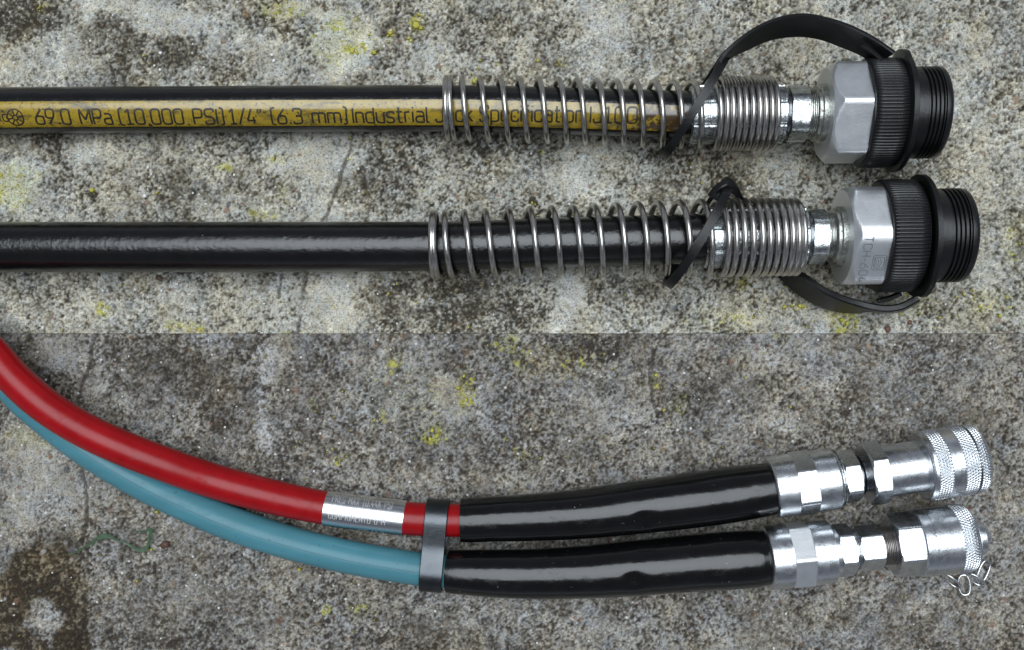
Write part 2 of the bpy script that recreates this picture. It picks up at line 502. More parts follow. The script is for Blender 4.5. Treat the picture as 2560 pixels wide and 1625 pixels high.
# weathered patches seen on the paving: x, y, rx, ry, angle, amount (+ pale crust, - dark)
PATCH_UP = [
 (60,40,110,60,-20,-.9),(60,150,180,60,0,.55),(330,25,160,30,12,.75),(520,60,140,35,20,.5),(270,100,95,60,-40,-.6),(440,130,60,55,0,-.75),(470,20,80,40,20,-.6),
 (580,170,70,35,0,-.6),(300,175,60,50,0,-.3),(690,150,90,60,40,.5),(620,40,70,60,0,-.25),(760,90,40,50,0,-.35),(850,110,85,80,30,.95),(720,15,80,25,10,.45),
 (940,40,80,50,0,-.4),(1080,150,70,45,0,.45),(1010,170,60,40,0,-.25),(1200,60,150,50,0,-.25),(1480,60,90,80,60,.35),(1500,160,70,35,0,.35),(1250,150,60,40,0,.1),(1620,60,120,60,0,.1),
 (1900,120,120,60,0,-.1),(2300,60,180,60,0,.1),(2480,200,80,120,0,-.1),(2430,120,60,60,0,.15),
 (130,365,70,45,60,-.7),(230,380,110,35,0,.5),(30,460,70,60,0,.65),(150,480,60,50,0,-.3),(430,480,60,60,0,-.55),(520,510,70,30,0,.3),(330,460,90,60,0,.05),(560,400,90,50,0,.15),
 (760,420,110,70,-20,.6),(790,520,60,40,0,.4),(660,470,60,40,0,-.2),(960,440,95,100,0,-.65),(880,400,25,30,0,.45),(1140,420,80,60,0,.1),(1290,440,90,50,0,.2),(1180,380,70,40,0,-.35),
 (1450,420,90,60,-30,.5),(1590,430,100,50,0,-.3),(1350,380,60,30,0,-.35),(1750,420,120,50,0,-.15),(1880,460,80,40,0,-.35),(1950,420,60,50,0,.15),
 (100,720,70,40,0,-.35),(250,760,90,50,0,.1),(330,720,70,40,0,-.25),(430,750,70,50,0,.3),(520,720,60,40,0,-.35),(640,760,80,50,0,.1),(840,760,75,80,0,.65),(720,700,30,40,0,.4),
 (1050,760,140,80,0,-.55),(1250,790,120,50,0,-.5),(1150,700,120,40,0,-.4),(1430,725,40,45,0,.9),(1420,800,70,35,0,.35),(1560,750,90,60,0,-.55),(1680,740,60,60,0,-.35),(1620,830,60,15,-20,.6),
 (1850,790,70,45,0,.35),(1950,740,60,40,0,.15),(2100,800,90,50,0,.35),(2330,760,120,60,0,.0),(2480,700,100,110,0,.25),(2250,420,120,30,0,-.5),(1700,390,100,20,0,-.3),
]
PATCH_LO = [
 (400,920,120,90,20,-.38),(560,990,130,90,30,-.36),(330,1000,60,60,0,-.2),(180,900,90,60,40,.45),(60,890,60,40,0,-.2),(720,860,40,60,10,.4),(670,970,30,90,10,.55),(655,1090,25,60,0,.45),
 (760,960,80,80,0,-.3),(70,1130,90,60,30,.55),(110,1250,90,70,0,.6),(30,1300,60,60,0,.45),(200,1230,60,50,0,.1),(250,1330,60,40,0,-.1),
 (115,1430,115,78,10,-1.0),(60,1520,105,85,0,-1.0),(185,1570,50,75,0,-.95),(60,1610,130,26,0,-.85),(115,1560,48,52,0,1.15),(400,1600,140,22,-5,-.6),
 (330,1450,90,80,0,.12),(480,1450,120,90,0,.0),(700,1500,150,90,0,-.12),(900,1500,120,70,0,.05),(1000,1580,120,50,0,-.2),(300,1290,50,30,0,-.2),
 (1050,880,120,40,0,.2),(1150,900,60,50,0,-.5),(1420,860,130,40,0,-.55),(1530,850,70,30,0,-.6),(1300,900,90,40,0,-.2),(1030,960,100,70,0,.1),(1130,1000,40,70,0,.35),(1250,1010,110,50,0,.1),
 (1450,980,110,50,0,-.2),(1560,1020,90,50,0,.25),(1750,950,110,60,0,.0),(1700,880,80,30,0,.25),(1920,890,45,60,0,.55),(1960,1060,40,40,0,.4),(1840,930,60,40,0,.3),(2050,880,120,40,0,.3),
 (2300,900,140,60,0,-.1),(2480,880,60,60,0,.3),(2200,1000,140,60,0,-.1),(2420,990,120,70,0,.0),(1740,1080,120,40,0,.1),(870,1090,120,70,0,.0),(1000,1120,120,50,0,-.2),
 (760,1130,90,50,0,-.2),(1350,1130,150,50,0,-.1),(1300,1560,200,50,0,.05),(1700,1560,200,50,0,.0),(2100,1570,200,40,0,.1),(2450,1550,100,60,0,.1),(2520,1250,60,120,0,.0),
]
YEL_UP = [(30,460,60,60,1.0),(850,100,80,70,.55),(705,20,60,25,.8),(1040,55,22,22,1.6),(880,125,30,14,1.3),(935,130,8,8,2),(975,80,7,12,2),(1185,200,12,12,1.6),(560,415,20,14,1.0),(690,400,30,14,.8),(700,480,14,20,.7),
 (255,775,16,22,1.3),(430,815,24,16,1.0),(480,820,24,16,1.1),(650,535,50,14,.7),(720,835,30,10,.8),(2110,800,38,34,1.4),(2090,770,22,16,1.3),(2000,765,20,8,1.5),(1860,715,20,20,.8),(2480,760,60,40,.5),(1800,800,70,40,.45),(830,60,20,10,1.1),(100,20,20,20,.4),(1400,150,12,12,.9),(2280,760,60,30,.6),(2540,600,30,60,.5)]
YEL_LO = [(1165,972,24,50,1.25),(1085,1085,34,26,1.7),(985,905,22,30,.8),(1270,860,50,20,.7),(1380,900,120,40,.45),(1640,960,16,20,.9),(1710,1010,20,40,.6),(780,1015,14,14,.8),(850,1150,12,12,.9),(60,1090,40,20,.7),(110,1110,24,14,.6),
 (820,1530,14,16,1.0),(900,1520,30,16,.7),(1000,1000,120,90,.22),(950,1050,20,20,.5),(1310,1140,20,16,.8),(1960,840,24,20,.4)]
CRACK_UP = [[(880,335),(868,385),(850,450),(835,500),(808,552)],[(768,680),(760,730),(750,780),(744,834)],[(432,340),(428,372)],[(704,690),(700,745)]]
CRACK_LO = [[(236,834),(222,900),(195,985),(196,1010)],[(205,1150),(212,1210),(208,1290),(200,1340),(190,1365)],[(1630,880),(1622,960),(1632,1000),(1645,1040)],[(208,1490),(214,1540),(214,1610)]]
WHITE_UP = [(1480,70,26,16,.9),(1545,110,30,18,.9),(1500,135,14,22,.8),(1570,45,20,30,.7),(1460,440,24,40,.6),(1520,470,18,18,.5),(1430,720,34,34,.9),(1405,780,20,14,.6)]
WHITE_LO = [(665,905,24,60,.6),(660,990,16,50,.6),(655,1100,18,40,.6),(1935,890,22,34,.8),(1958,1065,26,22,.6),(100,1275,50,14,.5),(125,1545,30,30,.35),(200,1240,20,34,.4)]

def blobs(x, y, L, wx, wy, five=True):
    s = np.zeros_like(x)
    for b in L:
        if five: bx, by, rx, ry, an, am = b
        else: (bx, by, rx, ry, am), an = b, 0
        R = max(rx, ry) * 2.2
        m = (np.abs(x - bx) < R) & (np.abs(y - by) < R)
        dx, dy = (x + wx - bx)[m], (y + wy - by)[m]
        c, sn = math.cos(rad(an)), math.sin(rad(an))
        u, v = (dx * c + dy * sn) / rx, (-dx * sn + dy * c) / ry
        d = np.sqrt(u * u + v * v)
        s[m] += am * (1 - sstep(.55, 1.45, d))
    return s

def paving(name, xs, ys, upper):
    X, Y = np.meshgrid(xs, ys)
    sd = 100 if upper else 700
    wx = fbm(X, Y, 60, sd + 1, 4, .6) * 34; wy = fbm(X, Y, 60, sd + 2, 4, .6) * 34
    low = blobs(X, Y, PATCH_UP if upper else PATCH_LO, wx, wy)
    yel = blobs(X, Y, YEL_UP if upper else YEL_LO, wx * .5, wy * .5, False)
    wht = blobs(X, Y, WHITE_UP if upper else WHITE_LO, wx * .7, wy * .7, False)
    out = (X < -150) | (X > 2710) | (Y < -150) | (Y > 1775)
    mid = fbm(X, Y, 120, sd + 3, 5, .66) * 1.25
    # grain: interlaced light squiggles of crust over dark hollows, at several sizes
    qx, qy = X + vnoise(X, Y, 14, sd + 30) * 6, Y + vnoise(X, Y, 14, sd + 31) * 6
    g1 = 1 - np.abs(vnoise(qx, qy, 9.5, sd + 4)) * 2.2
    g2 = vnoise(qx * .8 + qy * .6, qy * .8 - qx * .6, 6.5, sd + 5)
    g3 = fbm(X, Y, 26, sd + 6, 3, .6)
    g4 = vnoise(X, Y, 4.6, sd + 7)
    g5 = vnoise(X * .9 + Y * .43, Y * .9 - X * .43, 5.4, sd + 17)
    spk = np.clip(fbm(X, Y, 8.5, sd + 18, 2, .6) * 1.9 - .25, 0, 1)       # dark specks scattered in paler crust
    grain = .20 * g1 + .30 * g2 + .34 * g3 + .62 * g4 + .45 * g5 - .84 * spk + .10
    amp = np.clip(.95 + .35 * vnoise(X, Y, 75, sd + 19) - .35 * np.clip(low, 0, 1), .45, 1.3)
    grain = grain * amp
    if upper: val = .20 + .78 * low + .48 * mid + .92 * grain
    else:     val = .07 + .60 * low + .40 * mid + .86 * grain
    m = sstep(-.85, .95, val)
    dark = np.array([.046, .040, .032]) if upper else np.array([.044, .037, .032])
    pale = np.array([.55, .535, .48]) if upper else np.array([.40, .385, .362])
    midc = np.array([.265, .252, .218]) if upper else np.array([.195, .181, .167])
    c = np.where((m < .5)[..., None], dark + (midc - dark) * (m * 2)[..., None], midc + (pale - midc) * (m * 2 - 1)[..., None])
    th_ = 1 - np.abs(fbm(qx * 1.0, qy, 17, sd + 21, 3, .6)) * 5.5
    th_ = np.clip(th_, 0, 1) * sstep(.0, .5, vnoise(X, Y, 45, sd + 25) + .2)
    c = c * (1 + .42 * th_[..., None])
    brn = sstep(.55, .15, m)[..., None]
    c = c * (1 - brn) + c * np.array([1.04, 1.0, .93]) * brn
    # tint drift: brownish and bluish grey grains
    hue = vnoise(X, Y, 13, sd + 8) * .5 + vnoise(X, Y, 70, sd + 9) * .5
    c = c * np.array([1.005, 1.0, .955]) * (1 + np.stack([.10 * hue, .02 * hue, -.13 * hue], -1))
    # brown hollows in the deep wet patch
    if not upper:
        wet = sstep(-.35, -.8, low) * sstep(340, 200, X + wx) * sstep(1330, 1400, Y)
        c = c * (1 - wet[..., None]) + (c * np.array([.74, .66, .50])) * wet[..., None]
    # buried aggregate: brown, ochre, blue-grey pebbles
    h = np.zeros_like(X)
    ag = np.random.default_rng(sd + 50)
    pal = [(.22,.13,.08),(.30,.21,.13),(.16,.17,.19),(.10,.10,.11),(.36,.33,.27),(.26,.15,.11),(.42,.41,.40)]
    for _ in range(900):
        ax, ay = ag.uniform(0, 2560), ag.uniform(ys.min() if ys.min() > -300 else 0, min(ys.max(), 1625))
        r = ag.choice([4, 5, 6, 8, 11], p=[.34, .3, .2, .12, .04])
        i0, i1 = np.searchsorted(ys, [ay - 2 * r, ay + 2 * r]); j0, j1 = np.searchsorted(xs, [ax - 2 * r, ax + 2 * r])
        if i1 <= i0 or j1 <= j0: continue
        sl_ = (slice(i0, i1), slice(j0, j1))
        el = ag.uniform(.6, 1); an = ag.uniform(0, 3.14)
        dx, dy = X[sl_] - ax + wx[sl_] * .1, Y[sl_] - ay + wy[sl_] * .1
        u = dx * math.cos(an) + dy * math.sin(an); v = (dy * math.cos(an) - dx * math.sin(an)) / el
        k = (1 - sstep(.7, 1.05, np.hypot(u, v) / r))[..., None] * ag.uniform(.35, .85)
        pc = np.array(pal[ag.integers(len(pal))]) * ag.uniform(.7, 1.2)
        c[sl_] = c[sl_] * (1 - k) + pc * k
        h[sl_] += k[..., 0] * r * .12
    # white bloom and yellow lichen
    wk = np.clip(wht, 0, 1) * sstep(-.4, .5, grain + .3 * g4)
    c = c * (1 - .75 * wk[..., None]) + np.array([.60, .61, .62]) * .75 * wk[..., None]
    ln = .5 * vnoise(X, Y, 11, sd + 11) + .5 * vnoise(X, Y, 6, sd + 12) + .25 * g2
    yk = sstep(.42, .80, np.minimum(yel, 1.2) * .46 + ln * .85 - .09) * np.clip(yel * 2.5, 0, 1)
    yfilm = np.clip(yel, 0, 1) * .55
    c = c * (1 - yfilm[..., None]) + c * np.array([1.06, 1.06, .70]) * yfilm[..., None]
    ycol = np.array([.44, .42, .07]) * (1 + .25 * g2)[..., None]
    c = c * (1 - .85 * yk[..., None]) + ycol * .85 * yk[..., None]
    # hairline cracks
    for pl in (CRACK_UP if upper else CRACK_LO):
        d = seglen(X + wx * .35, Y + wy * .2, pl)
        k = (1 - sstep(1.5, 6.5, d)) * sstep(-.9, .2, vnoise(X, Y, 30, sd + 14) + .35)
        c = c * (1 - .72 * k[..., None]) + np.array([.035, .03, .025]) * .72 * k[..., None]
        h -= k * 6
    # a little overall balance between the two slabs' ends
    h += 2.3 * grain + 2.2 * g3 + 3.0 * mid + 1.2 * low + 2.0 * yk
    h = np.where(out, 0, h)
    ok_ = (sstep(-195, -140, X) * sstep(2755, 2700, X) * sstep(-195, -140, Y) * sstep(1820, 1765, Y))[..., None]
    c = c * ok_ + (np.array([.262, .252, .222]) if upper else np.array([.185, .176, .163])) * (1 - ok_)
    h = h - 5.0
    if upper: h = h * 1.0
    else: h = h - 0.6
    V = np.stack([X - CX, -(Y - CY), h], -1).reshape(-1, 3)
    ny, nx = X.shape
    idx = np.arange(ny * nx).reshape(ny, nx)
    F = np.stack([idx[1:, :-1], idx[1:, 1:], idx[:-1, 1:], idx[:-1, :-1]], -1).reshape(-1, 4)
    me = bpy.data.meshes.new(name)
    me.vertices.add(len(V)); me.vertices.foreach_set("co", (V * U).astype(np.float32).ravel())
    me.loops.add(F.size); me.loops.foreach_set("vertex_index", F.astype(np.int32).ravel())
    me.polygons.add(len(F)); me.polygons.foreach_set("loop_start", np.arange(0, F.size, 4, dtype=np.int32))
    me.polygons.foreach_set("use_smooth", np.ones(len(F), bool))
    me.update(calc_edges=True)
    at = me.attributes.new("stain", 'FLOAT_COLOR', 'POINT')
    rgba = np.concatenate([np.clip(c, .012, .9).reshape(-1, 3), np.ones((len(V), 1))], 1).astype(np.float32)
    at.data.foreach_set("color", rgba.ravel())
    me.materials.append(M_CONC)
    o = bpy.data.objects.new(name, me); col.objects.link(o)
    o["kind"] = "structure"
    return o

def concrete_material():
    m, nt, bs = nodes("weathered_concrete")
    a = N(nt, "ShaderNodeAttribute", attribute_name="stain")
    f = noise(nt, 4.2, 2, .65)
    k = ramp(nt, f, [(.34, (.36, .36, .36)), (.47, (.92, .92, .92)), (.62, (1.0, 1.0, 1.0)), (.72, (1.25, 1.25, 1.25))])
    mul = N(nt, "ShaderNodeMix", data_type='RGBA', blend_type='MULTIPLY'); mul.inputs[0].default_value = 1
    nt.links.new(a.outputs["Color"], mul.inputs[6]); nt.links.new(k, mul.inputs[7])
    big = N(nt, "ShaderNodeMix", data_type='RGBA', blend_type='MULTIPLY'); big.inputs[0].default_value = 1
    nt.links.new(mul.outputs[2], big.inputs[6])
    nt.links.new(ramp(nt, noise(nt, 70, 8, .72), [(.34, (.72, .71, .69)), (.55, (1.03, 1.03, 1.03)), (.7, (1.15, 1.15, 1.15))]), big.inputs[7])
    # bright quartz grains
    vn = N(nt, "ShaderNodeTexVoronoi"); vn.inputs["Scale"].default_value = 1 / (16 * U)
    tc = N(nt, "ShaderNodeTexCoord"); nt.links.new(tc.outputs["Object"], vn.inputs["Vector"])
    sp = N(nt, "ShaderNodeSeparateColor"); nt.links.new(vn.outputs["Color"], sp.inputs[0])
    g = N(nt, "ShaderNodeMath", operation='GREATER_THAN'); g.inputs[1].default_value = .93
    nt.links.new(sp.outputs[0], g.inputs[0])
    l = N(nt, "ShaderNodeMath", operation='LESS_THAN'); l.inputs[1].default_value = .19
    nt.links.new(vn.outputs["Distance"], l.inputs[0])
    mm = N(nt, "ShaderNodeMath", operation='MULTIPLY'); nt.links.new(g.outputs[0], mm.inputs[0]); nt.links.new(l.outputs[0], mm.inputs[1])
    c = mixc(nt, mm.outputs[0], big.outputs[2], (.62, .61, .58))
    nt.links.new(c, bs.inputs["Base Color"])
    bs.inputs["Roughness"].default_value = .85
    bs.inputs["Specular IOR Level"].default_value = .3
    bump(nt, bs, noise(nt, 6, 3, .6), 1.6)
    return m
M_CONC = concrete_material()
far = np.array([700, 1600, 3500, 8000, 18000.0])
xs = np.concatenate([-200 - far[::-1], np.arange(-200, 2761, 2.7), 2760 + far])
ys_u = np.concatenate([-200 - far[::-1], np.arange(-200, SEAM - 1, 2.7), [SEAM - .4]])
ys_l = np.concatenate([np.arange(SEAM + .2, 1826, 2.7), 1825 + far])
paving("concrete_paving", xs, ys_u, True)
paving("concrete_paving", xs, ys_l, False)

# ------------------------------------------------------------------ upper pair: jack hoses with dust caps
def helix(cross, axis_fn, R_fn, wire, nper=28, nw=12):
    """cross: seen x of each front crossing; axis_fn(px)->(py, z), R_fn(px)-> seen coil centre radius"""
    pts = []
    n = len(cross)
    ks = np.arange(n)
    t0, t1 = -.45, n - 1 + .6
    for t in np.arange(t0, t1, 1.0 / nper):
        px = np.interp(t, ks, cross) if 0 <= t <= n - 1 else (cross[0] + t * 8 if t < 0 else cross[-1] + (t - n + 1) * 15)
        py, z = axis_fn(px)
        R = R_fn(px) * (D - z) / D
        # the seen front crossing lies at height z + R: shift to the axis position
        k = (D - z - R) / D
        xw = (px - CX) * k
        yw = -(py - CY) * (D - z) / D
        th = 2 * math.pi * t
        pts.append((xw, yw - math.sin(th) * R, z + math.cos(th) * R))
    p = np.array(pts)
    t = unit(np.gradient(p, axis=0))
    # radial direction as frame reference
    mb = MB()
    axv = np.array([1.0, 0, 0])
    rad_ = unit(np.cross(np.cross(t, axv), t) * 0 + np.cross(t, axv))
    b = np.cross(t, rad_)
    a = np.linspace(0, 2 * math.pi, nw, endpoint=False)
    P = p[:, None, :] + wire * (np.cos(a)[None, :, None] * rad_[:, None, :] + np.sin(a)[None, :, None] * b[:, None, :])
    mb.grid(P, closed_v=True)
    mb.cap(P[0], flip=True); mb.cap(P[-1])
    return mb

def band(A, B, th, n=10):
    """a strap between two edge curves (rows of px, py, z), th thick"""
    A = catmull([W(*q) for q in A], n); B = catmull([W(*q) for q in B], n)
    t = unit(np.gradient((A + B) / 2, axis=0))
    nr = unit(np.cross(t, B - A)) * th / 2
    e = .12
    a1, b1 = A + (B - A) * e * .3, B - (B - A) * e * .3
    P = np.stack([A + nr * .6, a1 + nr, b1 + nr, B + nr * .6, B - nr * .6, b1 - nr, a1 - nr, A - nr * .6], 1)
    mb = MB(); mb.grid(P, closed_v=True)
    mb.cap(P[0], flip=True); mb.cap(P[-1])
    return mb

def loop_ring(c, e1, e2, a, b, w, th, n=72):
    """flat strap loop: ellipse with half axes a (along e1), b (along e2); w wide across its plane"""
    e1, e2 = unit(np.array(e1, float)), unit(np.array(e2, float))
    nrm = unit(np.cross(e1, e2))
    ph = np.linspace(0, 2 * math.pi, n, endpoint=False)
    P = []
    for q in ph:
        d = math.cos(q) * e1 * a + math.sin(q) * e2 * b
        o = unit(math.cos(q) * e1 / a + math.sin(q) * e2 / b)
        p = c + d
        P.append([p + nrm * w / 2, p + nrm * w / 2 + o * th, p - nrm * w / 2 + o * th, p - nrm * w / 2])
    P = np.array(P); mb = MB(); mb.grid(P, closed_v=True, closed_u=True)
    return mb

def jack_hose(cfg):
    T = Thing("hydraulic_hose", W(1280, cfg['hose'][2][1], 0), cfg['label'], "hose", "black jack hoses with spring guards")
    tube = Tube(cfg['hose'])
    tube.mesh(56).build("hose_tube", M_RUBBER, thing=T)
    ax = Axis(cfg['ax'][0], cfg['ax'][1])
    # spring guard
    helix(cfg['cross'], cfg['axis_fn'], cfg['R_fn'], cfg['wire']).build("spring_guard", M_WIRE, thing=T, sharp=None)
    f = cfg['f']
    # crimped ferrule
    def crimp(th, px):
        k = np.abs(np.mod(th / (2 * math.pi) * 8 + .3, 1) - .5)
        return 1 - .075 * sstep(.43, .49, k)
    xa, xb = f['ferrule']; r = f['ferrule_r']
    ax.lathe([(xa, r * .86), (xa + 1, r * .94), (xa + 6, r), (xa + 40, r), (xa + 41, r * .98), (xa + 44, r * .98), (xa + 45, r), (xb - 14, r), (xb - 13, r * .98), (xb - 10, r * .98), (xb - 9, r), (xb - 3, r), (xb, r * .95)], 128, crimp).build("ferrule", M_CRIMP, thing=T)
    x0, x1 = f['neck']
    ax.lathe([(xb - 2, r * .84), (x0 - 1, r * .84), (x0 + 3, r * .80)], 48).build("ferrule_neck", M_DARKMETAL, thing=T)
    ax.hexa(x0, x1, f['neck_r'], f['neck_rot'], .10, .12, corner=.93).build("swage_hexagon", M_CRIMP, thing=T, sharp=25)
    g0, g1 = f['groove']; gr = f['groove_r']
    prof = [(x1 - 1, gr * .9)]
    n = 4
    for i in range(n):
        a = g0 + (g1 - g0) * i / n; b_ = g0 + (g1 - g0) * (i + 1) / n
        prof += [(a, gr * .93), (a + (b_ - a) * .3, gr), (a + (b_ - a) * .8, gr)]
    ax.lathe(prof + [(g1, gr * .93), (g1 + 1, gr * .9)], 64).build("swivel_rings", M_GREASE, thing=T)
    c0, c1 = f['collar']; cr = f['collar_r']
    ax.lathe([(c0 - 2, cr * .86), (c0, cr * .93), (c0 + 3, cr), (c0 + 10, cr), (c0 + 13, cr * 1.06), (c1, cr * 1.06), (c1 + 2, cr * .95), (c1 + 12, cr * .95)], 72).build("greasy_collar", M_GREASE, thing=T)
    n0, n1 = f['nut']
    nut = ax.hexa(n0, n1, f['nut_r'], f['nut_rot'], .16, .03, corner=f['nut_bevel'], slope=.95).build("coupling_nut", M_ZINC, thing=T, sharp=25)
    # dust cap
    k0, k1 = f['grip']; kr = f['grip_r']
    NR = 98
    cap = ax.lathe([(n1 - 1, kr * .90), (n1 + 1, kr * .955), (k0 + 4, kr * .955)], 96).build("dust_cap", M_CAP, thing=T)
    def ribs(th, px):
        return 1 - .026 * sstep(.42, .86, np.abs(np.mod(th / (2 * math.pi) * NR, 1) - .5) * 2) * (1 if k0 + 3 < px < k1 - 3 else .2)
    ax.lathe([(k0 + 2, kr * .94), (k0 + 3, kr * .958), (k0 + 6, kr), (k0 + 24, kr * 1.006), ((k0 + k1) / 2, kr * 1.008), (k1 - 24, kr * 1.006), (k1 - 6, kr), (k1 - 3, kr * .975), (k1, kr * .97)], NR * 8, ribs).build("ribbed_grip", M_CAP, parent=cap, thing=T, sharp=60)
    r0, r1 = f['ring']; rr = f['ring_r']
    la = f['lug_th']
    def lug(th, px):
        d = np.abs(np.mod(th - rad(la) + math.pi, 2 * math.pi) - math.pi)
        return 1 + .055 * (1 - sstep(rad(10), rad(26), d))
    ax.lathe([(r0 - 3, rr * .88), (r0 - 2, rr * .97), (r0, rr), (r1, rr), (r1 + 2, rr * .97), (r1 + 3, rr * .80)], 128, lug).build("strap_ring", M_STRAP, parent=cap, thing=T)
    b0, b1 = f['body']; br = f['body_r']
    L = b1 - b0
    prof = [(b0 - 8, br * .94), (b0, br * .96), (b0 + 2, br), (b0 + L * .33, br)]
    nt_ = 4; ta, tb = b0 + L * .36, b0 + L * .80
    for i in range(nt_):
        p0 = ta + (tb - ta) * i / nt_; p1 = ta + (tb - ta) * (i + 1) / nt_; w = p1 - p0
        prof += [(p0, br * .945), (p0 + w * .35, br * .945), (p0 + w * .55, br), (p0 + w * .75, br), (p0 + w * .95, br * .945)]
    prof += [(tb + 1, br), (b1 - 10, br), (b1 - 4, br * .985), (b1 - 1, br * .95), (b1, br * .90), (b1 - 2, br * .80), (b1 - 14, br * .74), (b1 - 18, .5)]
    ax.lathe(prof, 96).build("threaded_plug", M_CAP, parent=cap, thing=T, sharp=40)
    return T, tube, ax, nut, cap

# --- the striped hose
def ax1(px):
    y = np.interp(px, [1050, 1140, 1400, 1720, 1860, 1972], [270.5, 270.5, 277, 286.5, 284, 285])
    z = np.interp(px, [1050, 1130, 1810, 1972], [82, 83, 116, 124])
    return y, z
cross1 = [1113, 1123.6, 1159.5, 1208.6, 1261, 1310, 1359, 1410, 1457, 1508, 1557, 1606, 1656, 1704, 1753, 1803, 1819, 1834, 1851, 1867, 1884, 1901, 1916, 1932, 1947]
cfg1 = dict(
 label="black hose with yellow printed stripe, spring guard and capped coupling, topmost of the four",
 hose=[(-420, 280, 57, 57), (0, 276.5, 57, 57), (500, 273.5, 57, 57), (900, 271.5, 62, 57), (1130, 271, 78, 57), (1400, 277, 94, 57.5), (1600, 283, 105, 58), (1760, 287, 113, 58), (1860, 286, 118, 58)],
 cross=cross1, axis_fn=ax1,
 R_fn=lambda px: np.interp(px, [1050, 1400, 1780, 1810, 1950], [75, 77, 79, 86, 86]), wire=6.6,
 ax=((1740, 286.5, 112), (2350, 282, 149)),
 f=dict(ferrule=(1722, 1958), ferrule_r=73, neck=(1968, 2014), neck_r=75, neck_rot=-20, groove=(2014, 2032), groove_r=63, collar=(2031, 2064), collar_r=69,
        nut=(2057, 2148), nut_r=131, nut_rot=-2, nut_bevel=.985, grip=(2149, 2234), grip_r=134, ring=(2236, 2248), ring_r=146, lug_th=-74, body=(2252, 2344), body_r=113))
T1, tube1, A1, nut1, cap1 = jack_hose(cfg1)

# yellow stripe, slightly proud of the rubber, with its printing
th0, th1 = rad(-9), rad(58)
rows = []
for i in range(len(tube1.p)):
    px = CX + tube1.p[i][0] * D / (D - tube1.p[i][2])
    if px > 1715: break
    vt = math.atan2(-(tube1.p[i][1]) * -1, D) * 0
    rows.append(tube1.ring(i, np.linspace(th0, th1, 22), .35))
mb = MB(); mb.grid(np.array(rows))
stripe = mb.build("stripe", M_YELLOW, thing=T1, sharp=None)

def front_to_X(px, z):
    return (px - CX) * (D - z) / D
def hose_map(tube, ybase_of, dr):
    """seen (px, height over baseline) -> on the hose surface"""
    def f(px, v):
        i = np.interp(front_to_X(px, 110), tube.p[:, 0], np.arange(len(tube.p)))
        zc = np.interp(i, np.arange(len(tube.p)), tube.p[:, 2]); r = np.interp(i, np.arange(len(tube.p)), tube.r)
        X = front_to_X(px, zc + r * .9)
        b = ybase_of(px)
        return tube.at(X, b - v / r, dr)
    return f
def th_for(tube, px, py):
    """hose angle whose surface point is seen at py"""
    best = None
    i = int(np.argmin(np.abs(tube.p[:, 0] - front_to_X(px, 115))))
    ths = np.linspace(-1.2, 1.6, 400)
    P = tube.ring(i, ths)
    sy = CY - P[:, 1] * D / (D - P[:, 2])
    return ths[int(np.argmin(np.abs(sy - py)))]
bx = [0, 300, 700, 1080, 1300, 1600]
by = [310, 310, 309, 305, 303, 308]
bth = [th_for(tube1, x, y) for x, y in zip(bx, by)]
hm = hose_map(tube1, lambda px: float(np.interp(px, bx, bth)), .75)
mb = MB()
H = 37
for txt, x0, x1 in (("69.0 MPa", 87, 277), ("(10,000 PSI)", 297, 557), ('1/4"', 573, 652), ("(6.3 mm)", 678, 868), ("Industrial", 884, 1076),
                    ("Jack", 1094, 1185), ("Specification", 1204, 1462), ("IJ100", 1480, 1596)):
    for pl in text_strokes(txt, x0, x1, H):
        ribbon(mb, pl, 4.6, hm)
for pl in text_strokes("G", 6, 20, 17): ribbon(mb, pl + np.array([0, 8]), 3.2, hm)
for pl in text_strokes("A", -12, 0, 17): ribbon(mb, pl + np.array([0, 8]), 3.2, hm)
cxl, cyl, rl = 37, 17, 20
circ = np.array([(cxl + rl * math.cos(a), cyl + rl * math.sin(a)) for a in np.linspace(0, 2 * math.pi, 40)])
ribbon(mb, circ, 3.4, hm); ribbon(mb, (circ - (cxl, cyl)) * .3 + (cxl, cyl), 3.0, hm)
for k in range(8):
    a = k * math.pi / 4 + .2
    ribbon(mb, np.array([(cxl + 6 * math.cos(a), cyl + 6 * math.sin(a)), (cxl + 19 * math.cos(a), cyl + 19 * math.sin(a))]), 3.4, hm)
mb.build("lettering", M_INK, parent=stripe, thing=T1, sharp=None)

# strap of the striped hose: loop round the hose, tall arched band, fork at the cap
zc = ax1(1736)[1]
c = W(1737, 262, zc)
e1 = W(1809, 142, zc) - W(1664, 382, zc); e1[2] = 0
strap1 = loop_ring(c + np.array([0, -2, 4]), e1, (0, 0, 1), 132, 104, 19, 12).build("strap_loop", M_STRAP, parent=cap1, thing=T1)
Aed = [(1786,172,205),(1809,138,212),(1850,98,216),(1905,62,218),(1960,42,218),(2010,36,216),(2070,46,214),(2130,66,212),(2190,97,212),(2238,130,210)]
Bed = [(1792,184,180),(1818,148,172),(1868,122,160),(1926,98,150),(1968,91,148),(2005,90,148),(2050,97,150),(2102,116,152),(2150,136,155),(2190,160,160)]
band(Aed, Bed, 11).build("strap", M_STRAP, parent=cap1, thing=T1)
band([(2152,112,200),(2176,130,196),(2198,150,190)], [(2157,109,206),(2182,128,203),(2204,148,198)], 10).build("strap_buckle", M_STRAP, parent=cap1, thing=T1)

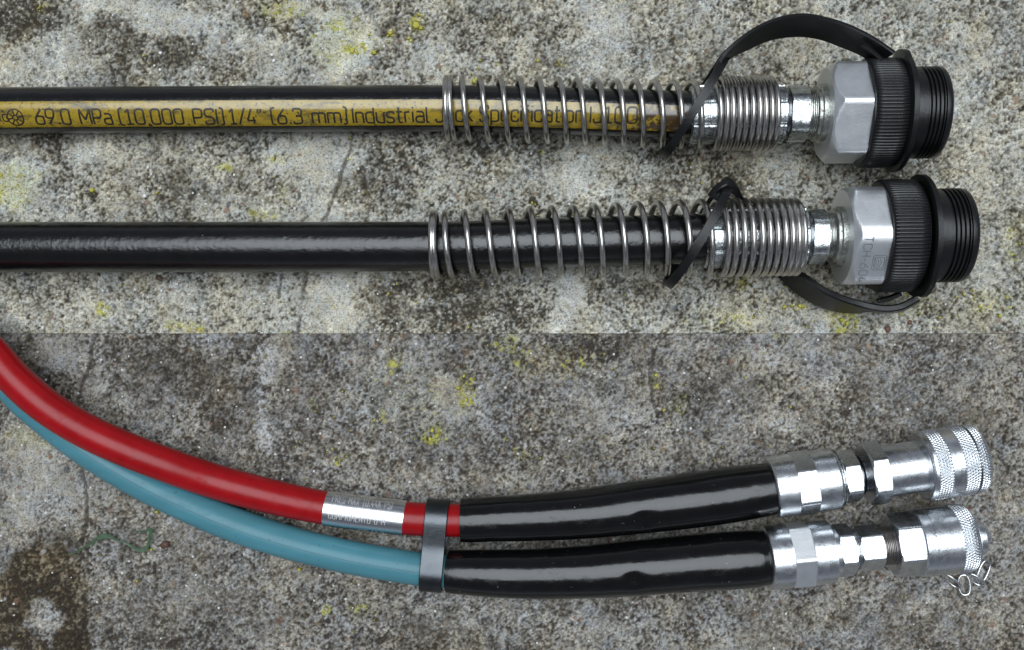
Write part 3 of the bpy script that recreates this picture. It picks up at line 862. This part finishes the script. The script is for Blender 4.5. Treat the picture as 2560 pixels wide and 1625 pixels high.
# --- the plain hose
def ax2(px):
    y = np.interp(px, [1050, 1140, 1640, 1800, 1900, 2020], [612, 611, 596, 593, 593, 593])
    z = np.interp(px, [1050, 1130, 1810, 1990], [86, 87, 118, 126])
    return y, z
cross2 = [1078, 1083, 1114, 1170, 1224, 1285, 1338, 1396, 1449, 1503, 1561, 1617, 1668, 1724, 1780, 1823, 1842, 1863.5, 1885, 1908, 1927, 1946.5, 1966, 1983.6, 1999, 2013.6]
cfg2 = dict(
 label="plain black hose without stripe, spring guard and capped coupling, second from the top",
 hose=[(-420, 620, 63, 63), (0, 618, 63, 63), (500, 617.5, 63, 63), (900, 617, 66, 62.5), (1130, 615, 80, 61.5), (1400, 606, 97, 62), (1640, 600, 109, 62), (1800, 595, 116, 62), (1900, 593, 119, 62)],
 cross=cross2, axis_fn=ax2,
 R_fn=lambda px: np.interp(px, [1050, 1400, 1790, 1830, 2020], [79, 84, 90, 93, 90]), wire=7.3,
 ax=((1780, 595, 116), (2430, 588, 149)),
 f=dict(ferrule=(1758, 2010), ferrule_r=76, neck=(2020, 2060), neck_r=74, neck_rot=-25, groove=(2060, 2076), groove_r=61, collar=(2076, 2108), collar_r=71,
        nut=(2101, 2188), nut_r=138, nut_rot=3, nut_bevel=.945, grip=(2188, 2278), grip_r=140, ring=(2288, 2300), ring_r=152, lug_th=62, body=(2305, 2404), body_r=117))
T2, tube2, A2, nut2, cap2 = jack_hose(cfg2)
# stamped number and emblem on the lower flat of the plain hose's nut
def flat_map(ax, nut, rc, rot, facet, dr=.5):
    ap = rc * math.cos(math.pi / 6)
    thf = rad(rot) + (facet + .5) * math.pi / 3
    def f(px, w):                # px along the axis (seen at axis height), w across the flat (-> image bottom)
        s = ax.dist(px); k = ax.k(px)
        n = math.cos(thf) * ax.u + math.sin(thf) * ax.s
        tt = -math.sin(thf) * ax.u + math.cos(thf) * ax.s
        return ax.a + ax.d * s + n * (ap * k + dr) + tt * w * k
    return f
fm = flat_map(A2, nut2, 138, 3, 0)
mb = MB()
for pl in text_strokes("TCH-604", -62, 62, 20, gap=.22):        # reads downwards, tops to the right
    q = np.stack([2122 + pl[:, 1] * 1.0, pl[:, 0]], 1)
    ribbon(mb, q, 2.2, fm)
for k_, r_ in ((1, 20), (1, 15)):
    sq = rounded([(-r_, -r_), (r_, -r_), (r_, r_), (-r_, r_), 'c'], 8)
    ribbon(mb, np.array([(2166 + a * .8, 8 + b) for a, b in sq]), 2.0, fm)
for d_ in (-7, -1, 5):
    ribbon(mb, np.array([(2166 + d_ - 4, -4), (2166 + d_, 8), (2166 + d_ - 4, 20)], float), 2.0, fm)
mb.build("stamped_number", M_STAMP, parent=nut2, thing=T2, sharp=None)
# strap: loop, short rise, under the fitting, out below and up to the cap ring
zc = ax2(1745)[1]
c = W(1745, 582, zc)
e1 = W(1815, 460, zc) - W(1676, 704, zc); e1[2] = 0
loop_ring(c, e1, (0, 0, 1), 136, 108, 20, 12).build("strap_loop", M_STRAP, parent=cap2, thing=T2)
Aed = [(1772,490,190),(1792,468,202),(1815,455,205),(1836,457,188),(1852,478,150),(1862,510,90),(1880,560,26),(1930,640,22),(1985,672,52),(2012,690,74),(2066,727,92),(2104,744,98),(2144,757,100),(2182,767,102),(2215,771,104),(2250,767,106),(2296,744,110)]
Bed = [(1790,500,180),(1806,484,178),(1820,478,170),(1832,484,150),(1840,500,118),(1842,540,66),(1850,590,14),(1905,660,6),(1958,698,10),(1985,722,10),(2040,756,12),(2082,771,14),(2132,776,14),(2180,772,14),(2215,775,16),(2250,772,24),(2285,756,40)]
band(Aed, Bed, 17).build("strap", M_STRAP, parent=cap2, thing=T2)
band([(2196,754,70),(2225,748,72),(2255,735,78)], [(2190,750,50),(2222,742,52),(2250,730,58)], 8).build("strap_buckle", M_STRAP, parent=cap2, thing=T2)

# ------------------------------------------------------------------ lower pair: red and blue hoses
ZC = 84
grp = "coloured hoses clipped side by side"
TR = Thing("hydraulic_hose", W(1040, 1298, 0), "glossy red hose with metal tag band, black sleeve and knurled coupler", "hose", grp)
TB = Thing("hydraulic_hose", W(1040, 1430, 0), "teal blue hose running under the red one, ending in a coupler with a small chain", "hose", grp)

red_rows = [(-420,742,124,42),(-300,748,124,42),(-180,778,123,42),(-90,824,122,42),(-25,878,122,42),(30,940,124,42),(112,1013,122,43),(198,1068,117,43),(310,1121,106,43),(419,1163,86,43),(528,1200.5,58,43),(638,1231,47,43),(748,1257,46,42),(822,1271,47,41),(920,1284,48,41),(1035,1297,50,41),(1110,1300,52,41),(1200,1301,56,41)]
red = Tube(red_rows)
redo = red.mesh(56).build("hose_tube", M_RED, thing=TR)
blue_rows = [(-420,810,43,42),(-300,812,43,42),(-180,830,43,42),(-80,870,43,42),(-20,910,43,42),(29,962,43,42),(72,1008,43,42),(118,1047,43,42),(208,1116,43,42),(296,1172,43,42),(365,1211,43,42),(467,1261,43,42),(556,1300,43,42),(653,1335,43,41.5),(755,1365,44,41),(900,1398,46,41),(1000,1415,48,41),(1062,1424,50,41),(1180,1432,56,41)]
blue = Tube(blue_rows)
blue.mesh(56).build("hose_tube", M_BLUE, thing=TB)
# moulding line along the blue hose
mbx = MB()
rws = []
for i in range(70, len(blue.p) - 16):
    rws.append(blue.ring(i, rad(-2) + np.array([-.022, .022]), .3))
mbx.grid(np.array(rws))
M_LINE = plastic("blue_seam", (.035, .14, .19), .4, 12, .1)
mbx.build("seam_line", M_LINE, thing=TB, sharp=None)

# steel tag band on the red hose
sub = Tube([(815,1270,47,43.5),(870,1278,47.5,43.5),(920,1284,48,43.5),(970,1290,48.5,43.5),(1012,1295,49,43.5)], 10)
tagmb = sub.mesh(72, caps=False)
sub2 = sub.mesh(72, caps=False, dr=-1.6)
tag = MB(); tag.add(*tagmb.out())
th = np.linspace(0, 2 * math.pi, 72, endpoint=False)
for i, fl in ((0, False), (len(sub.p) - 1, True)):
    tag.grid(np.stack([sub.ring(i, th, -2.4), sub.ring(i, th)], 0), closed_v=True, flip=fl)
tago = tag.build("tag_band", M_TAG, thing=TR)
def tmap(th_base):
    def f(px, v):
        X = front_to_X(px, 84)
        return sub.at(X, th_base - v / 43.0, .5)
    return f
mb = MB()
def th_seen(tube, px, py, z=80):
    i = int(np.argmin(np.abs(tube.p[:, 0] - front_to_X(px, z))))
    ths = np.linspace(-1.6, 1.7, 500); P = tube.ring(i, ths)
    sy = CY - P[:, 1] * D / (D - P[:, 2])
    return ths[int(np.argmin(np.abs(sy - py)))]
tA = th_seen(sub, 900, 1264); tB = th_seen(sub, 890, 1304); tC = th_seen(sub, 925, 1333)
for txt, x0, x1, t_, h_ in (("PRES MAX 10.44K PSI", 826, 976, tA, 21), ("COMPRIMENTO 6 M", 824, 964, tB, 20), ("05/17", 900, 962, tC, 19)):
    for pl in text_strokes(txt, x0, x1, h_, gap=.3, rnd=.07): ribbon(mb, pl, 2.0, tmap(t_))
mb.build("engraved_lettering", M_ETCH, parent=tago, thing=TR, sharp=None)

# black sleeves
sl1 = Tube([(1152,1300,62,54),(1165,1300,62,55),(1230,1297,64,56),(1314,1294,65,58),(1457,1284,68,62),(1600,1267,72,66),(1743,1248.5,75,69),(1850,1233,76,68.5),(1905,1225,77,66),(1932,1221,78,64)], 14)
def dented(tube, spots, n=72):
    v, f = tube.mesh(n).out()
    for px, py, z, R, dep in spots:
        c = W(px, py, z)
        d = np.linalg.norm((v - c) * (1, 1, .6), axis=1)
        v[:, 2] -= dep * np.exp(-(d / R) ** 2)
    # slight lumps where the sleeve lies on hidden fittings
    v[:, 2] += .5 * np.sin(v[:, 0] / 47.0) * np.sin(v[:, 1] / 31.0 + 1)
    return v, f
build("rubber_sleeve", *dented(sl1, [(1612,1304,132,19,7), (1740,1262,142,60,-1.5)]), M_SLEEVE, thing=TR)
sl2 = Tube([(1122,1428,58,53),(1134,1429,60,53.5),(1200,1432,64,57),(1314,1434.5,66,61),(1457,1430,69,64.5),(1600,1419,73,68),(1743,1406.5,76,70),(1850,1399,78,71),(1900,1395,79,69),(1918,1393,80,66)], 14)
build("rubber_sleeve", *dented(sl2, [(1585,1450,134,19,7), (1710,1416,145,60,-1.5)]), M_SLEEVE, thing=TB)

# --- knurled surfaces
def knurl(ax, x0, x1, r0, r1=None, period=7.6, depth=2.6, round1=0.0):
    r1 = r1 or r0
    nd = int(round(2 * math.pi * r0 / period)); nth = nd * 6
    L = abs(ax.dist(x1) - ax.dist(x0)); nl = max(8, int(round(L / period * 6)))
    th = np.linspace(0, 2 * math.pi, nth, endpoint=False)
    rows = []
    d0, d1 = ax.dist(x0), ax.dist(x1)
    for j in range(nl + 1):
        s = j / nl; px = x0 + (x1 - x0) * s
        r = (r0 + (r1 - r0) * s) * ax.k(px)
        edge = min(1, min(s, 1 - s) * L / 3)
        if round1: r -= round1 * max(0, (s - .45) / .55) ** 2.2
        a = th / (2 * math.pi) * nd
        b = s * L / period
        tri = lambda q: np.abs(np.mod(q, 1) - .5) * 2
        g = np.minimum(np.minimum(tri(a + b * .6), tri(a - b * .6)) * 1.8, 1)
        rows.append(ax.surf(d0 + (d1 - d0) * s, r - depth * (1 - g) * edge - (1 - edge) * .8, th))
    mb = MB(); P = np.array(rows); mb.grid(P, closed_v=True)
    mb.cap(P[0], flip=True); mb.cap(P[-1])
    return mb

# --- coupler of the red hose
AR = Axis((1929, 1218, 80), (2430, 1147, 90))
AR.lathe([(1926, 66), (1927, 72), (1930, 75.5), (1934, 76.5), (1936, 76.5), (1978, 76.5), (1980, 76.5)], 96).build("socket_skirt", M_ZINC2, thing=TR)
AR.hexa(1980, 2028, 81.5, -30, .04, .04).build("socket_hexagon", M_ZINC2, thing=TR, sharp=25)
AR.lathe([(2028, 76.5), (2030, 76.5), (2079, 76.5), (2081, 76.5), (2083, 73.5)], 96).build("socket_barrel", M_ZINC2, thing=TR)
AR.lathe([(2083, 66), (2084, 71), (2086, 72), (2088, 71), (2089, 66), (2092, 66), (2093, 70), (2096, 70), (2097, 64)], 72).build("washer", M_CRIMP, thing=TR)
AR.hexa(2100, 2139, 66, -32, .08, .10).build("nipple_hexagon", M_ZINC2, thing=TR, sharp=25)
AR.lathe([(2097, 50), (2137, 46), (2140, 52), (2142, 44), (2147, 44), (2149, 50), (2152, 44), (2160, 44), (2170, 44)], 48).build("nipple_thread", M_DARKMETAL, thing=TR)
AR.hexa(2162, 2203, 81, -32, .13, .05).build("coupler_hexagon", M_ZINC2, thing=TR, sharp=25)
AR.lathe([(2202, 64), (2205, 64), (2300, 64), (2318, 64)], 96).build("coupler_barrel", M_ZINC2, thing=TR)
slv = AR.lathe([(2300, 80), (2301, 84), (2306, 86.5), (2312, 87)], 96).build("locking_collar", M_ZINC2, thing=TR)
knurl(AR, 2312, 2347, 87).build("knurled_band", M_ZINC2, parent=slv, thing=TR, sharp=12)
AR.lathe([(2347, 86), (2347.5, 86.5), (2376, 86.5), (2376.5, 86)], 96).build("plain_band", M_ZINC2, parent=slv, thing=TR)
knurl(AR, 2376.5, 2412, 87).build("knurled_band", M_ZINC2, parent=slv, thing=TR, sharp=12)
AR.lathe([(2411, 83), (2416, 83)], 72).build("collar_gap", M_DARKMETAL, parent=slv, thing=TR)
knurl(AR, 2415, 2446, 87, 84, round1=9).build("knurled_end", M_ZINC2, parent=slv, thing=TR, sharp=12)

# --- coupler of the blue hose
AB = Axis((1921, 1393, 82), (2464, 1340, 88))
AB.lathe([(1913, 68), (1914, 74), (1916, 78), (1918, 79), (1920, 79), (1966, 79), (1968, 79)], 96).build("socket_skirt", M_ZINC2, thing=TB)
AB.hexa(1968, 2020, 84, -2, .04, .04).build("socket_hexagon", M_ZINC, thing=TB, sharp=25)
AB.lathe([(2020, 78), (2022, 78), (2070, 78), (2072, 78), (2074, 74.5)], 96).build("socket_barrel", M_ZINC2, thing=TB)
AB.lathe([(2074, 60), (2075, 64), (2086, 64), (2088, 60)], 72).build("washer", M_ZINC2, thing=TB)
AB.hexa(2088, 2126, 66, -44, .08, .10).build("nipple_hexagon", M_ZINC2, thing=TB, sharp=25)
AB.lathe([(2126, 54), (2129, 54), (2130, 50), (2134, 50), (2135, 53), (2138, 53), (2140, 48)], 64).build("nipple_rings", M_CRIMP, thing=TB)
AB.hexa(2140, 2197, 57, -42, .10, .10).build("adapter_hexagon", M_ZINC2, thing=TB, sharp=25)
prof = [(2191, 46)]
for i in range(8): prof += [(2193 + i * 4.2, 44), (2195 + i * 4.2, 48), (2196.2 + i * 4.2, 48)]
AB.lathe(prof + [(2230, 44)], 64).build("worn_thread", M_RUST, thing=TB)
AB.hexa(2226, 2286, 80, -42, .10, .04).build("coupler_hexagon", M_ZINC2, thing=TB, sharp=25)
AB.lathe([(2284, 80), (2287, 83), (2308, 83), (2309, 81.5), (2311, 81.5), (2312, 83.5), (2375, 83.5)], 96).build("coupler_barrel", M_ZINC2, thing=TB)
knurl(AB, 2375, 2418, 84.5, 86, round1=7).build("knurled_band", M_ZINC2, thing=TB, sharp=12)
AB.lathe([(2417, 60), (2418, 74), (2421, 74), (2424, 56), (2426, 46)], 72).build("end_ring", M_ZINC2, thing=TB)
AB.lathe([(2424, 44), (2426, 46), (2448, 45), (2452, 40), (2454, 26), (2462, 24), (2464, 21), (2468, 20), (2472, 14), (2474, 5), (2474, .5)], 64).build("nose_plug", M_ZINC2, thing=TB)

# chain links hanging at the blue hose's coupler, resting on the paving
chain = Thing("chain", W(2410, 1440, 0), "short bright wire chain lying on the concrete beside the lowest coupler", "chain")
def link(c, along, across, L, Wd, wire=3.0, op=0):
    along, across = unit(np.array(along, float)), np.array(across, float)
    across = unit(across - along * np.dot(along, across))
    nrm = np.cross(along, across)
    pts = []
    n = 40
    for k in range(n):
        a = 2 * math.pi * k / n
        ca, sa = math.cos(a), math.sin(a)
        pts.append(c + along * (L / 2 * np.sign(ca) * abs(ca) ** .75) + across * (Wd / 2 * np.sign(sa) * abs(sa) ** .8))
    p = np.array(pts)
    t = unit(np.roll(p, -1, 0) - np.roll(p, 1, 0))
    b = np.cross(t, nrm)
    a = np.linspace(0, 2 * math.pi, 8, endpoint=False)
    P = p[:, None, :] + wire * (np.cos(a)[None, :, None] * nrm[None, None, :] + np.sin(a)[None, :, None] * b[:, None, :])
    mb = MB(); mb.grid(P, closed_v=True, closed_u=True)
    return mb
def pxy(x, y): return 1880 + .2741 * x, 1230 + .2741 * y
for (x, y, z, ang, L, Wd, tilt) in ((1822, 812, 14, 40, 50, 24, 58), (1936, 848, 7, 84, 50, 26, 10), (2040, 800, 13, 35, 46, 24, 48), (2112, 722, 9, -68, 56, 27, 14)):
    px, py = pxy(x, y)
    a = rad(ang)
    al = np.array([math.cos(a), -math.sin(a), 0]); ac = np.array([math.sin(a), math.cos(a), 0]) * math.cos(rad(tilt)) + np.array([0, 0, 1]) * math.sin(rad(tilt))
    link(W(px, py, z), al, ac, L, Wd).build("chain_link", M_CHAIN, thing=chain, sharp=None)

# ------------------------------------------------------------------ the clip round both coloured hoses
def clip_section(px_mid, slant, n=64):
    pass
c1 = W(1092, 1299, 52); c2 = W(1081, 1425, 52)
def clip_mesh():
    d = unit(c2 - c1); ax_ = unit(np.cross(np.array([0, 0, 1.0]), d))     # axis along the hoses
    if ax_[0] < 0: ax_ = -ax_
    up = np.array([0, 0, 1.0])
    Lc = np.linalg.norm(c2 - c1)
    r1_, r2_ = 47.5, 49.5
    prof = []
    for a in np.linspace(-200, 12, 26):     # round the red hose (outer side), angle 0 = up
        a = rad(a); prof.append(c1 + up * math.cos(a) * r1_ + d * math.sin(a) * r1_)
    # shallow dip between the hoses, on top
    for t in (.30, .40, .50, .60, .70):
        prof.append(c1 + d * Lc * t + up * (45.5 - 5.0 * math.sin(math.pi * (t - .15) / .7) ** 2 + t))
    for a in np.linspace(-12, 200, 26):
        a = rad(a); prof.append(c2 + up * math.cos(a) * r2_ + d * math.sin(a) * r2_)
    for t in (.7, .5, .3):
        prof.append(c1 + d * Lc * t - up * (44))
    prof = np.array(prof)
    tan = unit(np.roll(prof, -1, 0) - np.roll(prof, 1, 0))
    nr = np.cross(tan, ax_); 
    if np.mean(np.sum(nr * (prof - (c1 + c2) / 2), 1)) < 0: nr = -nr
    w = 27.5; thk = 3.2
    P = np.stack([prof - ax_ * w + nr * thk * .5, prof - ax_ * (w - 1.5) + nr * thk, prof + ax_ * (w - 1.5) + nr * thk, prof + ax_ * w + nr * thk * .5, prof + ax_ * w, prof - ax_ * w], 1)
    mb = MB(); mb.grid(P, closed_v=True, closed_u=True)
    return mb
TC = Thing("hose_clip", W(1087, 1365, 0), "grey metal band holding the red and the blue hose together", "clip")
clip_mesh().build("clip_band", M_CLIP, thing=TC, sharp=40)

# ------------------------------------------------------------------ small things on the paving
def leaf_material():
    m, nt, bs = nodes("wilted_leaf")
    c = ramp(nt, noise(nt, 25, 5, .7), [(.3, (.02, .045, .018)), (.55, (.035, .085, .035)), (.75, (.07, .12, .05))])
    nt.links.new(c, bs.inputs["Base Color"]); bs.inputs["Roughness"].default_value = .5
    bump(nt, bs, noise(nt, 8, 3), .8)
    return m
M_LEAF = leaf_material()
def zz(x, y): return x * .2907, 1250 + y * .2907
gp = [(540, 470, 6, 1.0), (660, 445, 7, 3), (740, 400, 10, 5), (820, 345, 13, 7), (890, 310, 14, 12), (950, 315, 13, 9), (1000, 345, 10, 4.5), (1080, 365, 9, 4), (1140, 405, 10, 7), (1190, 430, 10, 8), (1245, 425, 10, 8), (1280, 370, 12, 7), (1290, 300, 14, 8), (1300, 255, 16, 9), (1240, 270, 14, 4), (1130, 262, 10, 1.2)]
cp = catmull([np.append(W(*zz(a, b), z), w) for a, b, z, w in gp], 6)
p, wd = cp[:, :3], cp[:, 3] * .55
t = unit(np.gradient(p, axis=0)); sd_ = unit(np.cross(t, np.array([0, 0, 1.0])))
P = np.stack([p - sd_ * wd[:, None], p - np.array([0, 0, 2.2]), p + sd_ * wd[:, None], p + np.array([0, 0, -.6])], 1)
mb = MB(); mb.grid(P, closed_v=True); mb.cap(P[0]); mb.cap(P[-1])
g = mb.build("grass_blade", M_LEAF, sharp=60)
setp(g, "wilted green blade of grass lying curled below the blue hose", "grass blade")

def pebble(name, px, py, r, color, label, flat=.5, seed=1):
    rr = np.random.default_rng(seed)
    nu, nv = 10, 18
    mb = MB(); rows = []
    ph = rr.uniform(0, 6, 3)
    for i in range(nu + 1):
        a = math.pi * i / nu
        row = []
        for j in range(nv):
            b = 2 * math.pi * j / nv
            k = 1 + .12 * math.sin(2 * b + ph[0]) + .08 * math.sin(3 * b + ph[1] + a) + .06 * math.sin(5 * b + ph[2])
            row.append((math.sin(a) * math.cos(b) * r * k, math.sin(a) * math.sin(b) * r * k * .9, math.cos(a) * r * flat))
        rows.append(row)
    P = np.array(rows)[::-1] + W(px, py, r * flat * .35)
    mb.grid(P, closed_v=True)
    m, nt, bs = nodes(name + "_stone")
    c = ramp(nt, noise(nt, 10, 5, .7), [(.3, tuple(v * .45 for v in color)), (.6, color), (.8, tuple(min(1, v * 1.7) for v in color))])
    nt.links.new(c, bs.inputs["Base Color"]); bs.inputs["Roughness"].default_value = .6
    bump(nt, bs, noise(nt, 6, 3), 1.0)
    o = mb.build(name, m, sharp=None)
    setp(o, label, "pebble")
    return o
pebble("pebble", *zz(1415, 385), 11, (.11, .05, .028), "rust brown pebble beside the wilted grass blade", .45, 3)
pebble("pebble", 2275, 806, 6, (.20, .09, .055), "reddish pebble near the joint, below the second coupling's cap", .5, 4)
pebble("pebble", 2220, 823, 8, (.18, .085, .05), "reddish brown pebble at the very edge of the joint", .45, 5)
pebble("pebble", 397, 235 + 460, 8, (.10, .06, .03), "small dark brown chip below the plain black hose at its left", .4, 6)

# loose grit: white quartz chips and yellow lichen flakes, nobody could count them
def scatter(name, spots, mat, tall):
    mb = MB()
    for x, y, r in spots:
        n = random.choice([5, 6, 7])
        a0 = random.uniform(0, 6.28); el = random.uniform(.5, 1); an = random.uniform(0, 3.14)
        base = []; top = []
        for k in range(n):
            a = a0 + 2 * math.pi * k / n + random.uniform(-.25, .25)
            rr = r * random.uniform(.75, 1.2)
            u, v = math.cos(a) * rr, math.sin(a) * rr * el
            u, v = u * math.cos(an) - v * math.sin(an), u * math.sin(an) + v * math.cos(an)
            base.append(W(x + u, y + v, 0) + (0, 0, -8)); top.append(W(x + u * .7, y + v * .7, 0) + np.array((0, 0, tall * r * random.uniform(.6, 1.1))))
        P = np.array(base + top + [np.mean(top, 0) + (0, 0, tall * r * .3)])
        f = [[k, (k + 1) % n, n + (k + 1) % n, n + k][::-1] for k in range(n)] + [[n + k, n + (k + 1) % n, 2 * n][::-1] for k in range(n)]
        mb.add(P, f)
    o = mb.build(name, mat, sharp=20)
    o["kind"] = "stuff"
    return o
m, nt, bs = nodes("quartz"); bs.inputs["Roughness"].default_value = .35
nt.links.new(ramp(nt, noise(nt, 30, 2), [(.3, (.55, .54, .50)), (.7, (.78, .78, .78))]), bs.inputs["Base Color"]); M_Q = m
m, nt, bs = nodes("lichen"); bs.inputs["Roughness"].default_value = .8
nt.links.new(ramp(nt, noise(nt, 30, 4), [(.3, (.36, .32, .04)), (.7, (.50, .48, .08))]), bs.inputs["Base Color"]); bump(nt, bs, noise(nt, 5, 3), 1.0); M_L = m
known_q = [(401,132,6),(400,174,5),(680,137,6),(684,152,6),(494,174,4),(509,168,4),(282,38,5),(148,493,6),(370,418,6),(378,435,5),(362,490,7),(585,437,5),(848,426,5),(588,197,3),(107,818,7),(200,815,5),(404,727,5),(443,710,6),(870,714,5),(190,708,5),(253,900,5),(94,880,4),(300,1012,4),(55,1112,5),(490,1437,5),(684,153,5),(20,551,5),(155,542,4)]
qs = known_q + [(random.uniform(0, 1000), random.uniform(0, 834), random.uniform(1.6, 3.2)) for _ in range(110)] + [(random.uniform(1000, 2560), random.uniform(0, 834), random.uniform(1.4, 2.8)) for _ in range(90)] + [(random.uniform(0, 2560), random.uniform(845, 1620), random.uniform(1.4, 3.0)) for _ in range(110)]
scatter("quartz_grit", qs, M_Q, .35)
known_l = [(1040,62,13),(1052,70,7),(1047,35,6),(975,82,8),(935,131,7),(1022,95,6),(1028,101,6),(880,126,9),(893,131,6),(922,86,5),(230,475,7),(870,398,5),(1185,203,9),(1345,151,6),(1200,150,4),(1240,160,5),(1198,170,5),(1358,380,7),(1330,507,5),(1338,511,4),(392,482,5),(992,709,5),(970,734,4),(835,767,4),(2090,772,11),(2100,778,7),(2105,800,8),(2118,808,9),(2000,765,7),(1980,764,4),(1962,767,7),(2252,785,6),(2013,734,6),(1080,1075,7),(1092,1090,9),(1075,1098,6),(1145,970,7),(1148,985,6),(1165,1000,6),(1160,940,5),(391,1280,6),(378,1374,5),(342,1453,4),(748,1424,6),(1640,938,7),(1660,1025,6),(2450,765,5),(2500,790,6),(2410,735,5)]
ls = known_l[:]
for L, k in ((YEL_UP, 5), (YEL_LO, 6)):
    for (x, y, rx, ry, am) in L:
        for _ in range(int(k * min(am, 1.3) * max(1, rx / 30))):
            ls.append((random.gauss(x, rx * .6), random.gauss(y, ry * .6), random.uniform(1.5, 3.2)))
ls += [(random.uniform(0, 2560), random.uniform(0, 834), random.uniform(1.6, 3.6)) for _ in range(70)] + [(random.uniform(1750, 2560), random.uniform(680, 834), random.uniform(1.6, 3.8)) for _ in range(60)] + [(random.uniform(600, 2000), random.uniform(850, 1150), random.uniform(1.6, 3.6)) for _ in range(80)] + [(random.uniform(0, 2560), random.uniform(1100, 1620), random.uniform(1.6, 3)) for _ in range(50)]
scatter("lichen_flakes", ls, M_L, .3)
